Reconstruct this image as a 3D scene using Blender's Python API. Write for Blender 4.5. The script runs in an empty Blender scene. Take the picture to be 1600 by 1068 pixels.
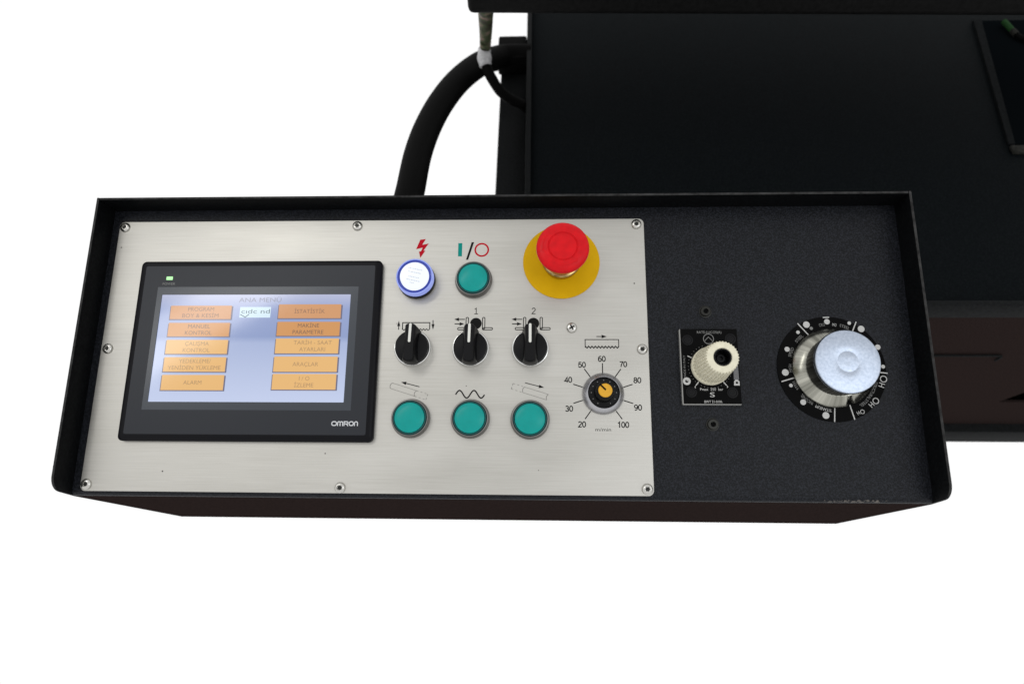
import bpy, bmesh, math, random
from mathutils import Matrix, Vector

random.seed(7)
MM = 0.001
sc = bpy.context.scene
COL = sc.collection

# ---------------------------------------------------------------- placement
# The control desk leans 20 degrees towards the operator.  PANEL maps panel
# millimetres (x right, y up the panel, z out of it) to the world.
TILT = math.radians(20)
PANEL = Matrix.Translation((-0.29, 0.0, 0.95)) @ Matrix.Rotation(TILT, 4, 'X')
MACHINE = PANEL @ Matrix.Translation((0, 187 * MM, -260 * MM)) @ Matrix.Rotation(-TILT, 4, 'X')

# ---------------------------------------------------------------- camera
cam_d = bpy.data.cameras.new('camera')
cam = bpy.data.objects.new('camera', cam_d)
COL.objects.link(cam)
cam_d.sensor_width = 36.0
cam_d.lens = 23.015
cam_d.clip_start = 0.02
cam_d.clip_end = 50.0
R = ((0.99925617, -0.00043917, 0.03856041),
     (0.00914009, 0.97413959, -0.22576209),
     (-0.03746407, 0.22594661, 0.97341901))
cm = Matrix(R).to_4x4()
cm.translation = Vector((328.977, -37.681, 508.765)) * MM
cam.matrix_world = PANEL @ cm
cam_d.dof.use_dof = True
cam_d.dof.focus_distance = 0.54
cam_d.dof.aperture_fstop = 7.0
sc.camera = cam

# ---------------------------------------------------------------- white studio surround
world = bpy.data.worlds.new('World')
sc.world = world
world.use_nodes = True
bg = world.node_tree.nodes['Background']
bg.inputs['Color'].default_value = (1, 1, 1, 1)
bg.inputs['Strength'].default_value = 1.02


# ---------------------------------------------------------------- ceiling lamps (fluorescent tubes)
def area(name, loc, target, sx, sy, power, color):
    d = bpy.data.lights.new(name, 'AREA')
    d.shape = 'RECTANGLE'
    d.size, d.size_y = sx, sy
    d.energy = power
    d.color = color
    o = bpy.data.objects.new(name, d)
    COL.objects.link(o)
    p = Vector(loc)
    m = (Vector(target) - p).to_track_quat('-Z', 'Y').to_matrix().to_4x4()
    m.translation = p
    o.matrix_world = PANEL @ m
    return o


area('ceiling_lamp', (-0.62, 0.665, 1.60), (-0.3, 0.2, 0), 1.1, 0.16, 4.5, (1.0, 0.99, 0.96))
area('ceiling_lamp', (1.12, 0.02, 1.35), (0.55, 0.0, 0), 0.5, 0.9, 2.8, (0.93, 0.97, 1.0))

# ---------------------------------------------------------------- exposure
sc.view_settings.view_transform = 'Standard'
sc.view_settings.look = 'None'
sc.view_settings.exposure = 0.0
sc.view_settings.gamma = 1.0
sc.view_settings.use_curve_mapping = False
sc.render.resolution_x, sc.render.resolution_y = 1024, 683


# ================================================================ materials
def new_mat(name):
    m = bpy.data.materials.new(name)
    m.use_nodes = True
    nt = m.node_tree
    return m, nt, nt.nodes['Principled BSDF']


def setp(b, **kw):
    names = {'color': 'Base Color', 'rough': 'Roughness', 'metal': 'Metallic', 'spec': 'Specular IOR Level',
             'coat': 'Coat Weight', 'coat_rough': 'Coat Roughness', 'trans': 'Transmission Weight',
             'em': 'Emission Color', 'ems': 'Emission Strength', 'aniso': 'Anisotropic', 'sub': 'Subsurface Weight'}
    for k, v in kw.items():
        if isinstance(v, tuple) and len(v) == 3:
            v = v + (1.0,)
        b.inputs[names[k]].default_value = v


def noise_bump(nt, b, scale, strength, dist=0.0003, stretch=(1, 1, 1), detail=3.0):
    tc = nt.nodes.new('ShaderNodeTexCoord')
    mp = nt.nodes.new('ShaderNodeMapping')
    mp.inputs['Scale'].default_value = stretch
    nz = nt.nodes.new('ShaderNodeTexNoise')
    nz.inputs['Scale'].default_value = scale
    nz.inputs['Detail'].default_value = detail
    bp = nt.nodes.new('ShaderNodeBump')
    bp.inputs['Strength'].default_value = strength
    bp.inputs['Distance'].default_value = dist
    nt.links.new(tc.outputs['Object'], mp.inputs['Vector'])
    nt.links.new(mp.outputs['Vector'], nz.inputs['Vector'])
    nt.links.new(nz.outputs['Fac'], bp.inputs['Height'])
    nt.links.new(bp.outputs['Normal'], b.inputs['Normal'])
    return nz, mp


def color_vary(nt, b, fac_socket, c0, c1, p0=0.3, p1=0.7, sock='Base Color'):
    r = nt.nodes.new('ShaderNodeValToRGB')
    r.color_ramp.elements[0].position = p0
    r.color_ramp.elements[1].position = p1
    r.color_ramp.elements[0].color = tuple(c0) + (1,)
    r.color_ramp.elements[1].color = tuple(c1) + (1,)
    nt.links.new(fac_socket, r.inputs['Fac'])
    nt.links.new(r.outputs['Color'], b.inputs[sock])
    return r


def plain(name, color, rough=0.5, metal=0.0, spec=0.5, bump=None, vary=0.0, **kw):
    m, nt, b = new_mat(name)
    setp(b, color=color, rough=rough, metal=metal, spec=spec, **kw)
    if bump:
        nz, _ = noise_bump(nt, b, *bump)
        if vary:
            color_vary(nt, b, nz.outputs['Fac'], [c * (1 - vary) for c in color], [min(1, c * (1 + vary)) for c in color])
    return m


def brushed(name, c0, c1, rough, stretch, bump=0.1):
    m, nt, b = new_mat(name)
    setp(b, metal=1.0, rough=rough)
    nz, mp = noise_bump(nt, b, 1.0, bump, 0.00005, stretch, 4.0)
    big = nt.nodes.new('ShaderNodeTexNoise')
    big.inputs['Scale'].default_value = 14.0
    big.inputs['Detail'].default_value = 5.0
    tc = nt.nodes.new('ShaderNodeTexCoord')
    mp2 = nt.nodes.new('ShaderNodeMapping')
    mp2.inputs['Scale'].default_value = (0.5, 1.6, 1)
    nt.links.new(tc.outputs['Object'], mp2.inputs['Vector'])
    nt.links.new(mp2.outputs['Vector'], big.inputs['Vector'])
    mx = nt.nodes.new('ShaderNodeMath')
    mx.operation = 'MULTIPLY_ADD'
    mx.inputs[1].default_value = 0.45
    sc2 = nt.nodes.new('ShaderNodeMath')
    sc2.operation = 'MULTIPLY'
    sc2.inputs[1].default_value = 0.55
    nt.links.new(big.outputs['Fac'], sc2.inputs[0])
    nt.links.new(nz.outputs['Fac'], mx.inputs[0])
    nt.links.new(sc2.outputs[0], mx.inputs[2])
    color_vary(nt, b, mx.outputs[0], c0, c1, 0.34, 0.66)
    rr = nt.nodes.new('ShaderNodeMapRange')
    rr.inputs['From Min'].default_value = 0.3
    rr.inputs['From Max'].default_value = 0.7
    rr.inputs['To Min'].default_value = rough - 0.05
    rr.inputs['To Max'].default_value = rough + 0.08
    nt.links.new(big.outputs['Fac'], rr.inputs['Value'])
    nt.links.new(rr.outputs['Result'], b.inputs['Roughness'])
    return m


def chip_paint(name, c0, c1, rough, spec, scale, strength):
    """Powder coat of the top panel: grain plus a run of chipped spots on the bent front edge at the right."""
    m = textured_paint(name, c0, c1, rough, spec, scale, strength)
    nt = m.node_tree
    b = nt.nodes['Principled BSDF']
    src = b.inputs['Base Color'].links[0].from_socket
    tc = nt.nodes.new('ShaderNodeTexCoord')
    sp = nt.nodes.new('ShaderNodeSeparateXYZ')
    nt.links.new(tc.outputs['Object'], sp.inputs['Vector'])

    def window(sock, a, b_, c, d):
        up = nt.nodes.new('ShaderNodeMapRange')
        up.inputs['From Min'].default_value, up.inputs['From Max'].default_value = a, b_
        dn = nt.nodes.new('ShaderNodeMapRange')
        dn.inputs['From Min'].default_value, dn.inputs['From Max'].default_value = d, c
        mu = nt.nodes.new('ShaderNodeMath')
        mu.operation = 'MULTIPLY'
        nt.links.new(sock, up.inputs['Value'])
        nt.links.new(sock, dn.inputs['Value'])
        nt.links.new(up.outputs['Result'], mu.inputs[0])
        nt.links.new(dn.outputs['Result'], mu.inputs[1])
        return mu.outputs[0]
    wx = window(sp.outputs['X'], 0.47, 0.56, 0.585, 0.61)
    wy = window(sp.outputs['Y'], -0.0425, -0.0415, -0.0400, -0.0385)
    nz = nt.nodes.new('ShaderNodeTexNoise')
    nz.inputs['Scale'].default_value = 420
    nz.inputs['Detail'].default_value = 4
    nt.links.new(tc.outputs['Object'], nz.inputs['Vector'])
    m1 = nt.nodes.new('ShaderNodeMath')
    m1.operation = 'MULTIPLY'
    nt.links.new(wx, m1.inputs[0])
    nt.links.new(wy, m1.inputs[1])
    m2 = nt.nodes.new('ShaderNodeMath')
    m2.operation = 'MULTIPLY'
    nt.links.new(m1.outputs[0], m2.inputs[0])
    nt.links.new(nz.outputs['Fac'], m2.inputs[1])
    th = nt.nodes.new('ShaderNodeMapRange')
    th.inputs['From Min'].default_value, th.inputs['From Max'].default_value = 0.46, 0.60
    nt.links.new(m2.outputs[0], th.inputs['Value'])
    mix = nt.nodes.new('ShaderNodeMixRGB')
    mix.inputs['Color2'].default_value = (0.11, 0.10, 0.09, 1)
    nt.links.new(th.outputs['Result'], mix.inputs['Fac'])
    nt.links.new(src, mix.inputs['Color1'])
    nt.links.new(mix.outputs['Color'], b.inputs['Base Color'])
    return m


def textured_paint(name, c0, c1, rough, spec, scale, strength):
    """Black powder coat with a fine orange-peel grain and sparse lighter specks."""
    m, nt, b = new_mat(name)
    setp(b, rough=rough, spec=spec)
    nz, _ = noise_bump(nt, b, scale, strength, 0.0004, (1, 1, 1), 2.0)
    color_vary(nt, b, nz.outputs['Fac'], c0, c1, 0.42, 0.68)
    return m


M = {}
M['steel'] = brushed('brushed_stainless_steel', (0.385, 0.375, 0.345), (0.50, 0.49, 0.46), 0.42, (22, 2100, 1), 0.06)
M['paint'] = chip_paint('black_powder_coat', (0.0042, 0.0048, 0.0062), (0.0155, 0.0170, 0.0220), 0.40, 0.12, 850, 0.6)
M['rim_paint'] = textured_paint('black_rim_paint', (0.0018, 0.002, 0.0024), (0.004, 0.0045, 0.005), 0.5, 0.06, 600, 0.2)
M['rim_edge'] = plain('worn_rim_highlight', (0.022, 0.022, 0.022), 0.5, 0, 0.1, (180, 0.3), 0.6)  # lighter grey paints the highlight on upward rim faces, mottled for chips
M['brown_reflection_paint'] = textured_paint('black_paint_brown_reflection', (0.0165, 0.0117, 0.0110), (0.0235, 0.0162, 0.0152), 0.7, 0.0, 500, 0.1)  # brown cast is a floor reflection put into the paint colour
M['machine_paint'] = textured_paint('black_machine_paint', (0.0036, 0.0047, 0.0054), (0.0062, 0.0078, 0.0088), 0.6, 0.012, 400, 0.3)
M['machine_edge'] = plain('worn_black_edge', (0.0085, 0.0092, 0.0096), 0.6, 0, 0.03, (300, 0.2), 0.3)
M['beam'] = plain('satin_black_beam', (0.0055, 0.0055, 0.0055), 0.5, 0, 0.05, (200, 0.2), 0.3)
M['guide'] = plain('guide_strip_paint', (0.0078, 0.0088, 0.0094), 0.65, 0, 0.01, (300, 0.2), 0.3)
M['recess_shade'] = plain('black_recess_shade', (0.0030, 0.0040, 0.0048), 0.7, 0, 0.0)
M['guide_end'] = plain('guide_end_paint', (0.020, 0.020, 0.018), 0.6, 0, 0.03, (300, 0.4), 0.5)
M['rubber'] = plain('black_rubber', (0.0036, 0.0036, 0.0036), 0.6, 0, 0.015, (250, 0.2))
M['bezel'] = plain('black_bezel_plastic', (0.0035, 0.0035, 0.005), 0.38, 0, 0.1, (800, 0.1))
M['overlay'] = plain('charcoal_overlay_film', (0.0155, 0.0175, 0.0225), 0.34, 0, 0.22, (1200, 0.15))
M['window'] = plain('grey_window_border', (0.033, 0.039, 0.049), 0.22, 0, 0.35)
M['black'] = plain('black_plastic', (0.0035, 0.0035, 0.0042), 0.38, 0, 0.12, (700, 0.1))
M['black_matte'] = plain('matt_black', (0.0025, 0.0025, 0.0026), 0.7, 0, 0.05)
M['ink'] = plain('black_ink', (0.010, 0.010, 0.010), 0.55, 0, 0.03)
M['stain'] = plain('dark_stain', (0.05, 0.045, 0.04), 0.7, 0, 0.05)
M['grey_ink'] = plain('grey_ink', (0.16, 0.155, 0.145), 0.6, 0, 0.03)
M['red_ink'] = plain('red_ink', (0.40, 0.006, 0.016), 0.5, 0, 0.04)
M['teal_ink'] = plain('teal_ink', (0.006, 0.21, 0.18), 0.5, 0, 0.04)
M['white_ink'] = plain('white_ink', (0.46, 0.46, 0.45), 0.55, 0, 0.05)
M['dim_ink'] = plain('worn_white_ink', (0.20, 0.20, 0.195), 0.6, 0, 0.05)
M['logo_ink'] = plain('silver_ink', (0.55, 0.56, 0.58), 0.4, 0, 0.4)
M['chrome'] = plain('chrome', (0.62, 0.62, 0.61), 0.16, 1.0)
M['satin'] = plain('satin_metal', (0.40, 0.40, 0.42), 0.30, 1.0, 0.5, (900, 0.05))
M['dull_metal'] = plain('dull_grey_metal', (0.17, 0.165, 0.16), 0.35, 1.0, 0.5, (500, 0.08))
M['screw'] = plain('zinc_screw', (0.50, 0.49, 0.46), 0.24, 1.0, 0.5, (900, 0.15))
M['dark_metal'] = plain('dark_turned_metal', (0.030, 0.030, 0.028), 0.35, 1.0)
M['brass'] = plain('brass', (0.50, 0.38, 0.16), 0.18, 1.0)
M['teal'] = plain('teal_button_plastic', (0.001, 0.255, 0.23), 0.28, 0, 0.2, (120, 0.08), 0.06)
M['dark_teal'] = plain('dark_teal_rim', (0.002, 0.055, 0.055), 0.3, 0, 0.35)
M['red'] = plain('red_plastic', (0.52, 0.004, 0.008), 0.33, 0, 0.13, (160, 0.12), 0.12)
M['yellow'] = plain('yellow_disc', (0.56, 0.325, 0.003), 0.5, 0, 0.06, (60, 0.05), 0.05)
M['orange_cap'] = plain('amber_cap', (0.58, 0.30, 0.012), 0.4, 0, 0.35, (500, 0.1), 0.08)
M['cream'] = plain('cream_plastic', (0.63, 0.60, 0.47), 0.5, 0, 0.2, (300, 0.15), 0.08)
M['line'] = plain('white_pointer_line', (0.60, 0.60, 0.56), 0.5, 0, 0.3)
M['tape'] = plain('white_tape', (0.42, 0.42, 0.43), 0.5, 0, 0.3, (200, 0.6), 0.25)
M['gold_side'] = plain('bare_aluminium_and_lit_edge', (0.24, 0.24, 0.23), 0.5, 0.6)
M['green_plug'] = plain('green_plug', (0.012, 0.045, 0.012), 0.6, 0, 0.05)


def turned():
    """Lathe-turned aluminium with bright and dark reflections painted in as radial streaks."""
    m, nt, b = new_mat('turned_aluminium')
    setp(b, metal=1.0, rough=0.25)
    tc = nt.nodes.new('ShaderNodeTexCoord')
    sp = nt.nodes.new('ShaderNodeSeparateXYZ')
    at = nt.nodes.new('ShaderNodeMath')
    at.operation = 'ARCTAN2'
    nz = nt.nodes.new('ShaderNodeTexNoise')
    nz.noise_dimensions = '1D'
    nz.inputs['Scale'].default_value = 1.7
    nz.inputs['Detail'].default_value = 6.0
    nz.inputs['Roughness'].default_value = 0.62
    nt.links.new(tc.outputs['Object'], sp.inputs['Vector'])
    nt.links.new(sp.outputs['Y'], at.inputs[0])
    nt.links.new(sp.outputs['X'], at.inputs[1])
    nt.links.new(at.outputs[0], nz.inputs['W'])
    color_vary(nt, b, nz.outputs['Fac'], (0.13, 0.13, 0.11), (0.46, 0.455, 0.40), 0.34, 0.66)
    return m


M['knob_side'] = turned()


def spun_aluminium():
    m, nt, b = new_mat('spun_aluminium_face')
    setp(b, metal=1.0, rough=0.36)
    setp(b, aniso=0.65)
    tg = nt.nodes.new('ShaderNodeTangent')
    tg.direction_type = 'RADIAL'
    tg.axis = 'Z'
    nt.links.new(tg.outputs['Tangent'], b.inputs['Tangent'])
    nz, mp = noise_bump(nt, b, 480, 0.14, 0.0002, (1, 1, 1), 6.0)
    color_vary(nt, b, nz.outputs['Fac'], (0.35, 0.40, 0.485), (0.44, 0.49, 0.58), 0.34, 0.66)
    return m


M['spun'] = spun_aluminium()


def sleeve_mat():
    m, nt, b = new_mat('braided_cable_sleeve')
    setp(b, rough=0.6, spec=0.2)
    nz, _ = noise_bump(nt, b, 70, 0.4, 0.001)
    r = color_vary(nt, b, nz.outputs['Fac'], (0.030, 0.020, 0.018), (0.22, 0.15, 0.125), 0.35, 0.70)
    e = r.color_ramp.elements.new(0.5)
    e.color = (0.05, 0.07, 0.03, 1)
    return m


M['sleeve'] = sleeve_mat()


def emit(name, color, strength, rough=0.3, spec=0.5, base=(0.02, 0.02, 0.02)):
    m, nt, b = new_mat(name)
    setp(b, color=base, rough=rough, spec=spec, em=color, ems=strength)
    return m


M['led'] = emit('green_led', (0.45, 1.0, 0.40), 1.1)
M['lamp_face'] = emit('lit_white_lens', (0.90, 0.95, 1.0), 0.98, 0.2, 0.4, (0.04, 0.04, 0.05))
M['lamp_rim'] = emit('lit_blue_lens', (0.06, 0.10, 0.60), 0.40, 0.12, 0.3, (0.04, 0.05, 0.16))
M['lamp_lip'] = emit('lit_pale_blue_lens', (0.25, 0.33, 0.90), 0.55, 0.12, 0.5, (0.16, 0.19, 0.36))
M['lamp_text'] = emit('lens_lettering', (0.50, 0.54, 0.62), 1.0)


def lcd():
    """Lit screen: a lilac wallpaper that is deeper blue across its upper middle, its top paled by painted glare."""
    m, nt, b = new_mat('lit_lcd_wallpaper')
    setp(b, color=(0.01, 0.01, 0.012), rough=0.09, spec=0.45, ems=1.0)
    tc = nt.nodes.new('ShaderNodeTexCoord')
    sp = nt.nodes.new('ShaderNodeSeparateXYZ')
    nt.links.new(tc.outputs['Generated'], sp.inputs['Vector'])
    r = nt.nodes.new('ShaderNodeValToRGB')
    cr = r.color_ramp
    stops = [(0.0, (0.52, 0.59, 0.80)), (0.30, (0.44, 0.51, 0.72)), (0.54, (0.37, 0.44, 0.66)),
             (0.60, (0.25, 0.32, 0.55)), (0.86, (0.28, 0.345, 0.58)), (1.0, (0.45, 0.48, 0.66))]
    cr.elements[0].position, cr.elements[0].color = stops[0][0], stops[0][1] + (1,)
    cr.elements[1].position, cr.elements[1].color = stops[-1][0], stops[-1][1] + (1,)
    for p, c in stops[1:-1]:
        e = cr.elements.new(p)
        e.color = c + (1,)
    nt.links.new(sp.outputs['Y'], r.inputs['Fac'])
    nt.links.new(r.outputs['Color'], b.inputs['Emission Color'])
    noise_bump(nt, b, 16, 0.07, 0.004, (1, 1, 1), 1.0)
    return m


M['lcd'] = lcd()
TILE_TOP = emit('orange_tile', (0.60, 0.285, 0.115), 1.0, 0.12, 0.4)
TILE_TOP2 = emit('deep_orange_tile', (0.60, 0.27, 0.075), 1.0, 0.12, 0.4)
TILE_LOW = emit('amber_tile', (0.76, 0.44, 0.15), 1.0, 0.12, 0.4)
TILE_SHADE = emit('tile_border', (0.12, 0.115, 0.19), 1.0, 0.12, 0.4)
TXT_DARK = emit('tile_text_dark', (0.17, 0.085, 0.05), 1.0, 0.12, 0.4)
TXT_MID = emit('tile_text_mid', (0.24, 0.12, 0.07), 1.0, 0.12, 0.4)
TXT_SOFT = emit('tile_text_soft', (0.40, 0.235, 0.10), 1.0, 0.12, 0.4)
TXT_TITLE = emit('title_text', (0.26, 0.27, 0.36), 1.0, 0.12, 0.4)
LOGO_BG = emit('logo_ground', (0.62, 0.78, 0.88), 1.0, 0.12, 0.4)
LOGO_TX = emit('logo_text', (0.10, 0.16, 0.19), 1.0, 0.12, 0.4)


# ================================================================ object helpers
def tag(o, label, cat, group=None):
    o['label'] = label
    o['category'] = cat
    if group:
        o['group'] = group
    return o


def thing(name, loc, label, cat, group=None, base=PANEL, rotz=0.0):
    o = bpy.data.objects.new(name, None)
    o.empty_display_size = 0.01
    COL.objects.link(o)
    o.matrix_world = base @ Matrix.Translation(Vector(loc) * MM) @ Matrix.Rotation(rotz, 4, 'Z')
    return tag(o, label, cat, group)


def link(name, me, mats, parent=None, base=None, loc=(0, 0, 0), rotz=0.0, smooth=35):
    o = bpy.data.objects.new(name, me)
    COL.objects.link(o)
    if not isinstance(mats, (list, tuple)):
        mats = [mats]
    if not me.materials:
        for m in mats:
            me.materials.append(m)
    if smooth and len(me.polygons):
        me.polygons.foreach_set('use_smooth', [True] * len(me.polygons))
        me.set_sharp_from_angle(angle=math.radians(smooth))
    lm = Matrix.Translation(Vector(loc) * MM) @ Matrix.Rotation(rotz, 4, 'Z')
    if parent is not None:
        o.parent = parent
        o.matrix_local = lm
    else:
        o.matrix_world = (base or PANEL) @ lm
    return o


def mk(verts, faces, idx=None):
    me = bpy.data.meshes.new('mesh')
    me.from_pydata([(v[0] * MM, v[1] * MM, v[2] * MM) for v in verts], [], faces)
    if idx:
        me.polygons.foreach_set('material_index', idx)
    bm = bmesh.new()
    bm.from_mesh(me)
    bmesh.ops.recalc_face_normals(bm, faces=bm.faces)
    bm.to_mesh(me)
    bm.free()
    return me


def lathe(profile, n=64, rfun=None, cx=0.0, cy=0.0):
    vs, fs, rings = [], [], []
    for k, (r, z) in enumerate(profile):
        if r < 1e-6:
            rings.append([len(vs)])
            vs.append((cx, cy, z))
        else:
            ring = []
            for i in range(n):
                a = 2 * math.pi * i / n
                rr = rfun(a, r, z, k) if rfun else r
                ring.append(len(vs))
                vs.append((cx + rr * math.cos(a), cy + rr * math.sin(a), z))
            rings.append(ring)
    for a, b in zip(rings, rings[1:]):
        for i in range(n):
            j = (i + 1) % n
            if len(a) == 1:
                fs.append((a[0], b[i], b[j]))
            elif len(b) == 1:
                fs.append((a[i], a[j], b[0]))
            else:
                fs.append((a[i], a[j], b[j], b[i]))
    return mk(vs, fs)


def rrect(x0, y0, x1, y1, r, n=5):
    if r <= 0:
        return [(x0, y0), (x1, y0), (x1, y1), (x0, y1)]
    out = []
    for cx, cy, a0 in ((x1 - r, y0 + r, -90), (x1 - r, y1 - r, 0), (x0 + r, y1 - r, 90), (x0 + r, y0 + r, 180)):
        for i in range(n + 1):
            a = math.radians(a0 + 90 * i / n)
            out.append((cx + r * math.cos(a), cy + r * math.sin(a)))
    return out


def layers(polys, caps=True):
    """Stack of closed loops [(pts, z)...] of equal count."""
    vs, fs = [], []
    n = len(polys[0][0])
    for pts, z in polys:
        vs += [(p[0], p[1], z) for p in pts]
    for k in range(len(polys) - 1):
        for i in range(n):
            j = (i + 1) % n
            fs.append((k * n + i, k * n + j, (k + 1) * n + j, (k + 1) * n + i))
    if caps:
        fs.append(tuple(range(n))[::-1])
        fs.append(tuple(range((len(polys) - 1) * n, len(polys) * n)))
    return mk(vs, fs)


def prism(pts, z0, z1):
    return layers([(pts, z0), (pts, z1)])


def ringframe(outer, inner, z0, z1, edge=0.0):
    n = len(outer)
    vs = [(p[0], p[1], z0) for p in outer] + [(p[0], p[1], z1) for p in outer] + \
         [(p[0], p[1], z1) for p in inner] + [(p[0], p[1], z0) for p in inner]
    fs = []
    for k in range(4):
        for i in range(n):
            j = (i + 1) % n
            a, b = k * n, ((k + 1) % 4) * n
            fs.append((a + i, a + j, b + j, b + i))
    return mk(vs, fs)


def box(x0, y0, z0, x1, y1, z1, bev=0.0, seg=2):
    bm = bmesh.new()
    bmesh.ops.create_cube(bm, size=1.0)
    for v in bm.verts:
        v.co = Vector(((x0 + x1) / 2 + v.co.x * (x1 - x0), (y0 + y1) / 2 + v.co.y * (y1 - y0),
                       (z0 + z1) / 2 + v.co.z * (z1 - z0))) * MM
    if bev:
        bmesh.ops.bevel(bm, geom=list(bm.edges), offset=bev * MM, segments=seg, affect='EDGES', profile=0.5)
    me = bpy.data.meshes.new('mesh')
    bm.to_mesh(me)
    bm.free()
    return me


def catmull(pts, sub=8):
    P = [Vector(p) for p in pts]
    P = [P[0] * 2 - P[1]] + P + [P[-1] * 2 - P[-2]]
    out = []
    for i in range(1, len(P) - 2):
        for k in range(sub):
            t = k / sub
            a, b, c, d = P[i - 1], P[i], P[i + 1], P[i + 2]
            out.append(0.5 * ((2 * b) + (c - a) * t + (2 * a - 5 * b + 4 * c - d) * t * t + (3 * b - a - 3 * c + d) * t ** 3))
    out.append(P[-2])
    return out


def tube(pts, r, n=20):
    """r: number or function of 0..1"""
    vs, fs = [], []
    up = Vector((0, 0, 1))
    m = len(pts)
    for i, p in enumerate(pts):
        t = (pts[min(i + 1, m - 1)] - pts[max(i - 1, 0)]).normalized()
        if abs(t.dot(up)) > 0.95:
            up = Vector((1, 0, 0))
        s = t.cross(up).normalized()
        u = s.cross(t).normalized()
        rr = r(i / (m - 1)) if callable(r) else r
        for k in range(n):
            a = 2 * math.pi * k / n
            q = p + (s * math.cos(a) + u * math.sin(a)) * rr
            vs.append(tuple(q))
    for i in range(m - 1):
        for k in range(n):
            j = (k + 1) % n
            fs.append((i * n + k, i * n + j, (i + 1) * n + j, (i + 1) * n + k))
    fs.append(tuple(range(n)))
    fs.append(tuple(range((m - 1) * n, m * n)))
    return mk(vs, fs)


# ---- flat print: strokes and polygons lying PR mm above the surface
PR = 0.06


class Print:
    def __init__(self, z=PR):
        self.v, self.f, self.i, self.z = [], [], [], z

    def poly(self, pts, mi=0):
        b = len(self.v)
        self.v += [(p[0], p[1], self.z) for p in pts]
        self.f.append(tuple(range(b, b + len(pts))))
        self.i.append(mi)

    def stroke(self, pts, w, mi=0, closed=False):
        n = len(pts)
        P = [Vector((p[0], p[1])) for p in pts]
        L, Rr = [], []
        for i in range(n):
            if closed:
                a, b = P[i - 1], P[(i + 1) % n]
            else:
                a, b = P[max(i - 1, 0)], P[min(i + 1, n - 1)]
            d0 = (P[i] - a).normalized() if (P[i] - a).length > 1e-9 else (b - P[i]).normalized()
            d1 = (b - P[i]).normalized() if (b - P[i]).length > 1e-9 else d0
            n0, n1 = Vector((-d0.y, d0.x)), Vector((-d1.y, d1.x))
            m = (n0 + n1)
            m = m.normalized() if m.length > 1e-6 else n0
            k = (w / 2) / max(0.35, m.dot(n0))
            L.append(P[i] + m * k)
            Rr.append(P[i] - m * k)
        for i in range(n if closed else n - 1):
            j = (i + 1) % n
            self.poly([L[i], Rr[i], Rr[j], L[j]], mi)

    def arrow(self, a, b, w, hl, hw, mi=0):
        a, b = Vector(a), Vector(b)
        d = (b - a).normalized()
        q = Vector((-d.y, d.x))
        c = b - d * hl
        self.stroke([a, c], w, mi)
        self.poly([c + q * hw, b, c - q * hw], mi)

    def disc(self, c, r, mi=0, n=28, r2=0):
        o = [(c[0] + r * math.cos(2 * math.pi * k / n), c[1] + r * math.sin(2 * math.pi * k / n)) for k in range(n)]
        if not r2:
            self.poly(o, mi)
        else:
            i_ = [(c[0] + r2 * math.cos(2 * math.pi * k / n), c[1] + r2 * math.sin(2 * math.pi * k / n)) for k in range(n)]
            for k in range(n):
                j = (k + 1) % n
                self.poly([o[k], o[j], i_[j], i_[k]], mi)

    def build(self, name, mats, parent, loc=(0, 0, 0)):
        me = bpy.data.meshes.new('mesh')
        me.from_pydata([(v[0] * MM, v[1] * MM, v[2] * MM) for v in self.v], [], self.f)
        me.polygons.foreach_set('material_index', self.i)
        bm = bmesh.new()
        bm.from_mesh(me)
        for f in bm.faces:
            f.normal_update()
            if f.normal.z < 0:
                f.normal_flip()
        bm.to_mesh(me)
        bm.free()
        return link(name, me, mats, parent, loc=loc, smooth=0)


def arc(cx, cy, rx, ry, a0, a1, n=14):
    return [(cx + rx * math.cos(math.radians(a0 + (a1 - a0) * k / n)), cy + ry * math.sin(math.radians(a0 + (a1 - a0) * k / n))) for k in range(n + 1)]


def text_mesh(body, bold=0.0):
    c = bpy.data.curves.new('t', 'FONT')
    c.body = body
    c.resolution_u = 3
    c.align_x = 'CENTER'
    c.offset = bold
    o = bpy.data.objects.new('t', c)
    COL.objects.link(o)
    dg = bpy.context.evaluated_depsgraph_get()
    me = bpy.data.meshes.new_from_object(o.evaluated_get(dg))
    bpy.data.objects.remove(o)
    bpy.data.curves.remove(c)
    return me


_h = text_mesh('H')
CAP = max(v.co.y for v in _h.vertices) - min(v.co.y for v in _h.vertices)


def lettering(name, body, c, h, mat, parent, z=PR, width=None, bend=None, rot=0.0, bold=0.0):
    """Text centred on c (x, y mm), cap height h mm; bend=(radius, angle) wraps it clockwise round the local origin."""
    me = text_mesh(body, bold)
    s = h / CAP
    xs = [v.co.x for v in me.vertices]
    x0, x1 = min(xs), max(xs)
    sx = s if width is None else width / (x1 - x0)
    for v in me.vertices:
        x = (v.co.x - (x0 + x1) / 2) * sx
        y = v.co.y * s - h / 2
        if bend:
            r, a = bend
            ang = a - x / r
            v.co = Vector(((r + y) * math.cos(ang), (r + y) * math.sin(ang), z)) * MM
        else:
            xr = x * math.cos(rot) - y * math.sin(rot)
            yr = x * math.sin(rot) + y * math.cos(rot)
            v.co = Vector((c[0] + xr, c[1] + yr, z)) * MM
    me.materials.clear()
    return link(name, me, mat, parent, smooth=0)


# ================================================================ saw machine behind (machine frame: x right, y away, z up)
mach = thing('saw_machine_base', (0, 0, 0), 'black steel machine base with shallow tray and front painted with a brown reflection behind the control box',
             'machine', base=MACHINE)
link('tray_floor', box(319, 6, -18, 1300, 760, -12, 1), M['machine_paint'], mach)
link('tray_rim', box(311.5, -2, -60, 319.5, 760, 0, 1.5), M['machine_edge'], mach)
link('tray_rim', box(319.7, -2, -26, 1300, 6, 0, 1.5), M['machine_edge'], mach)
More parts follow.
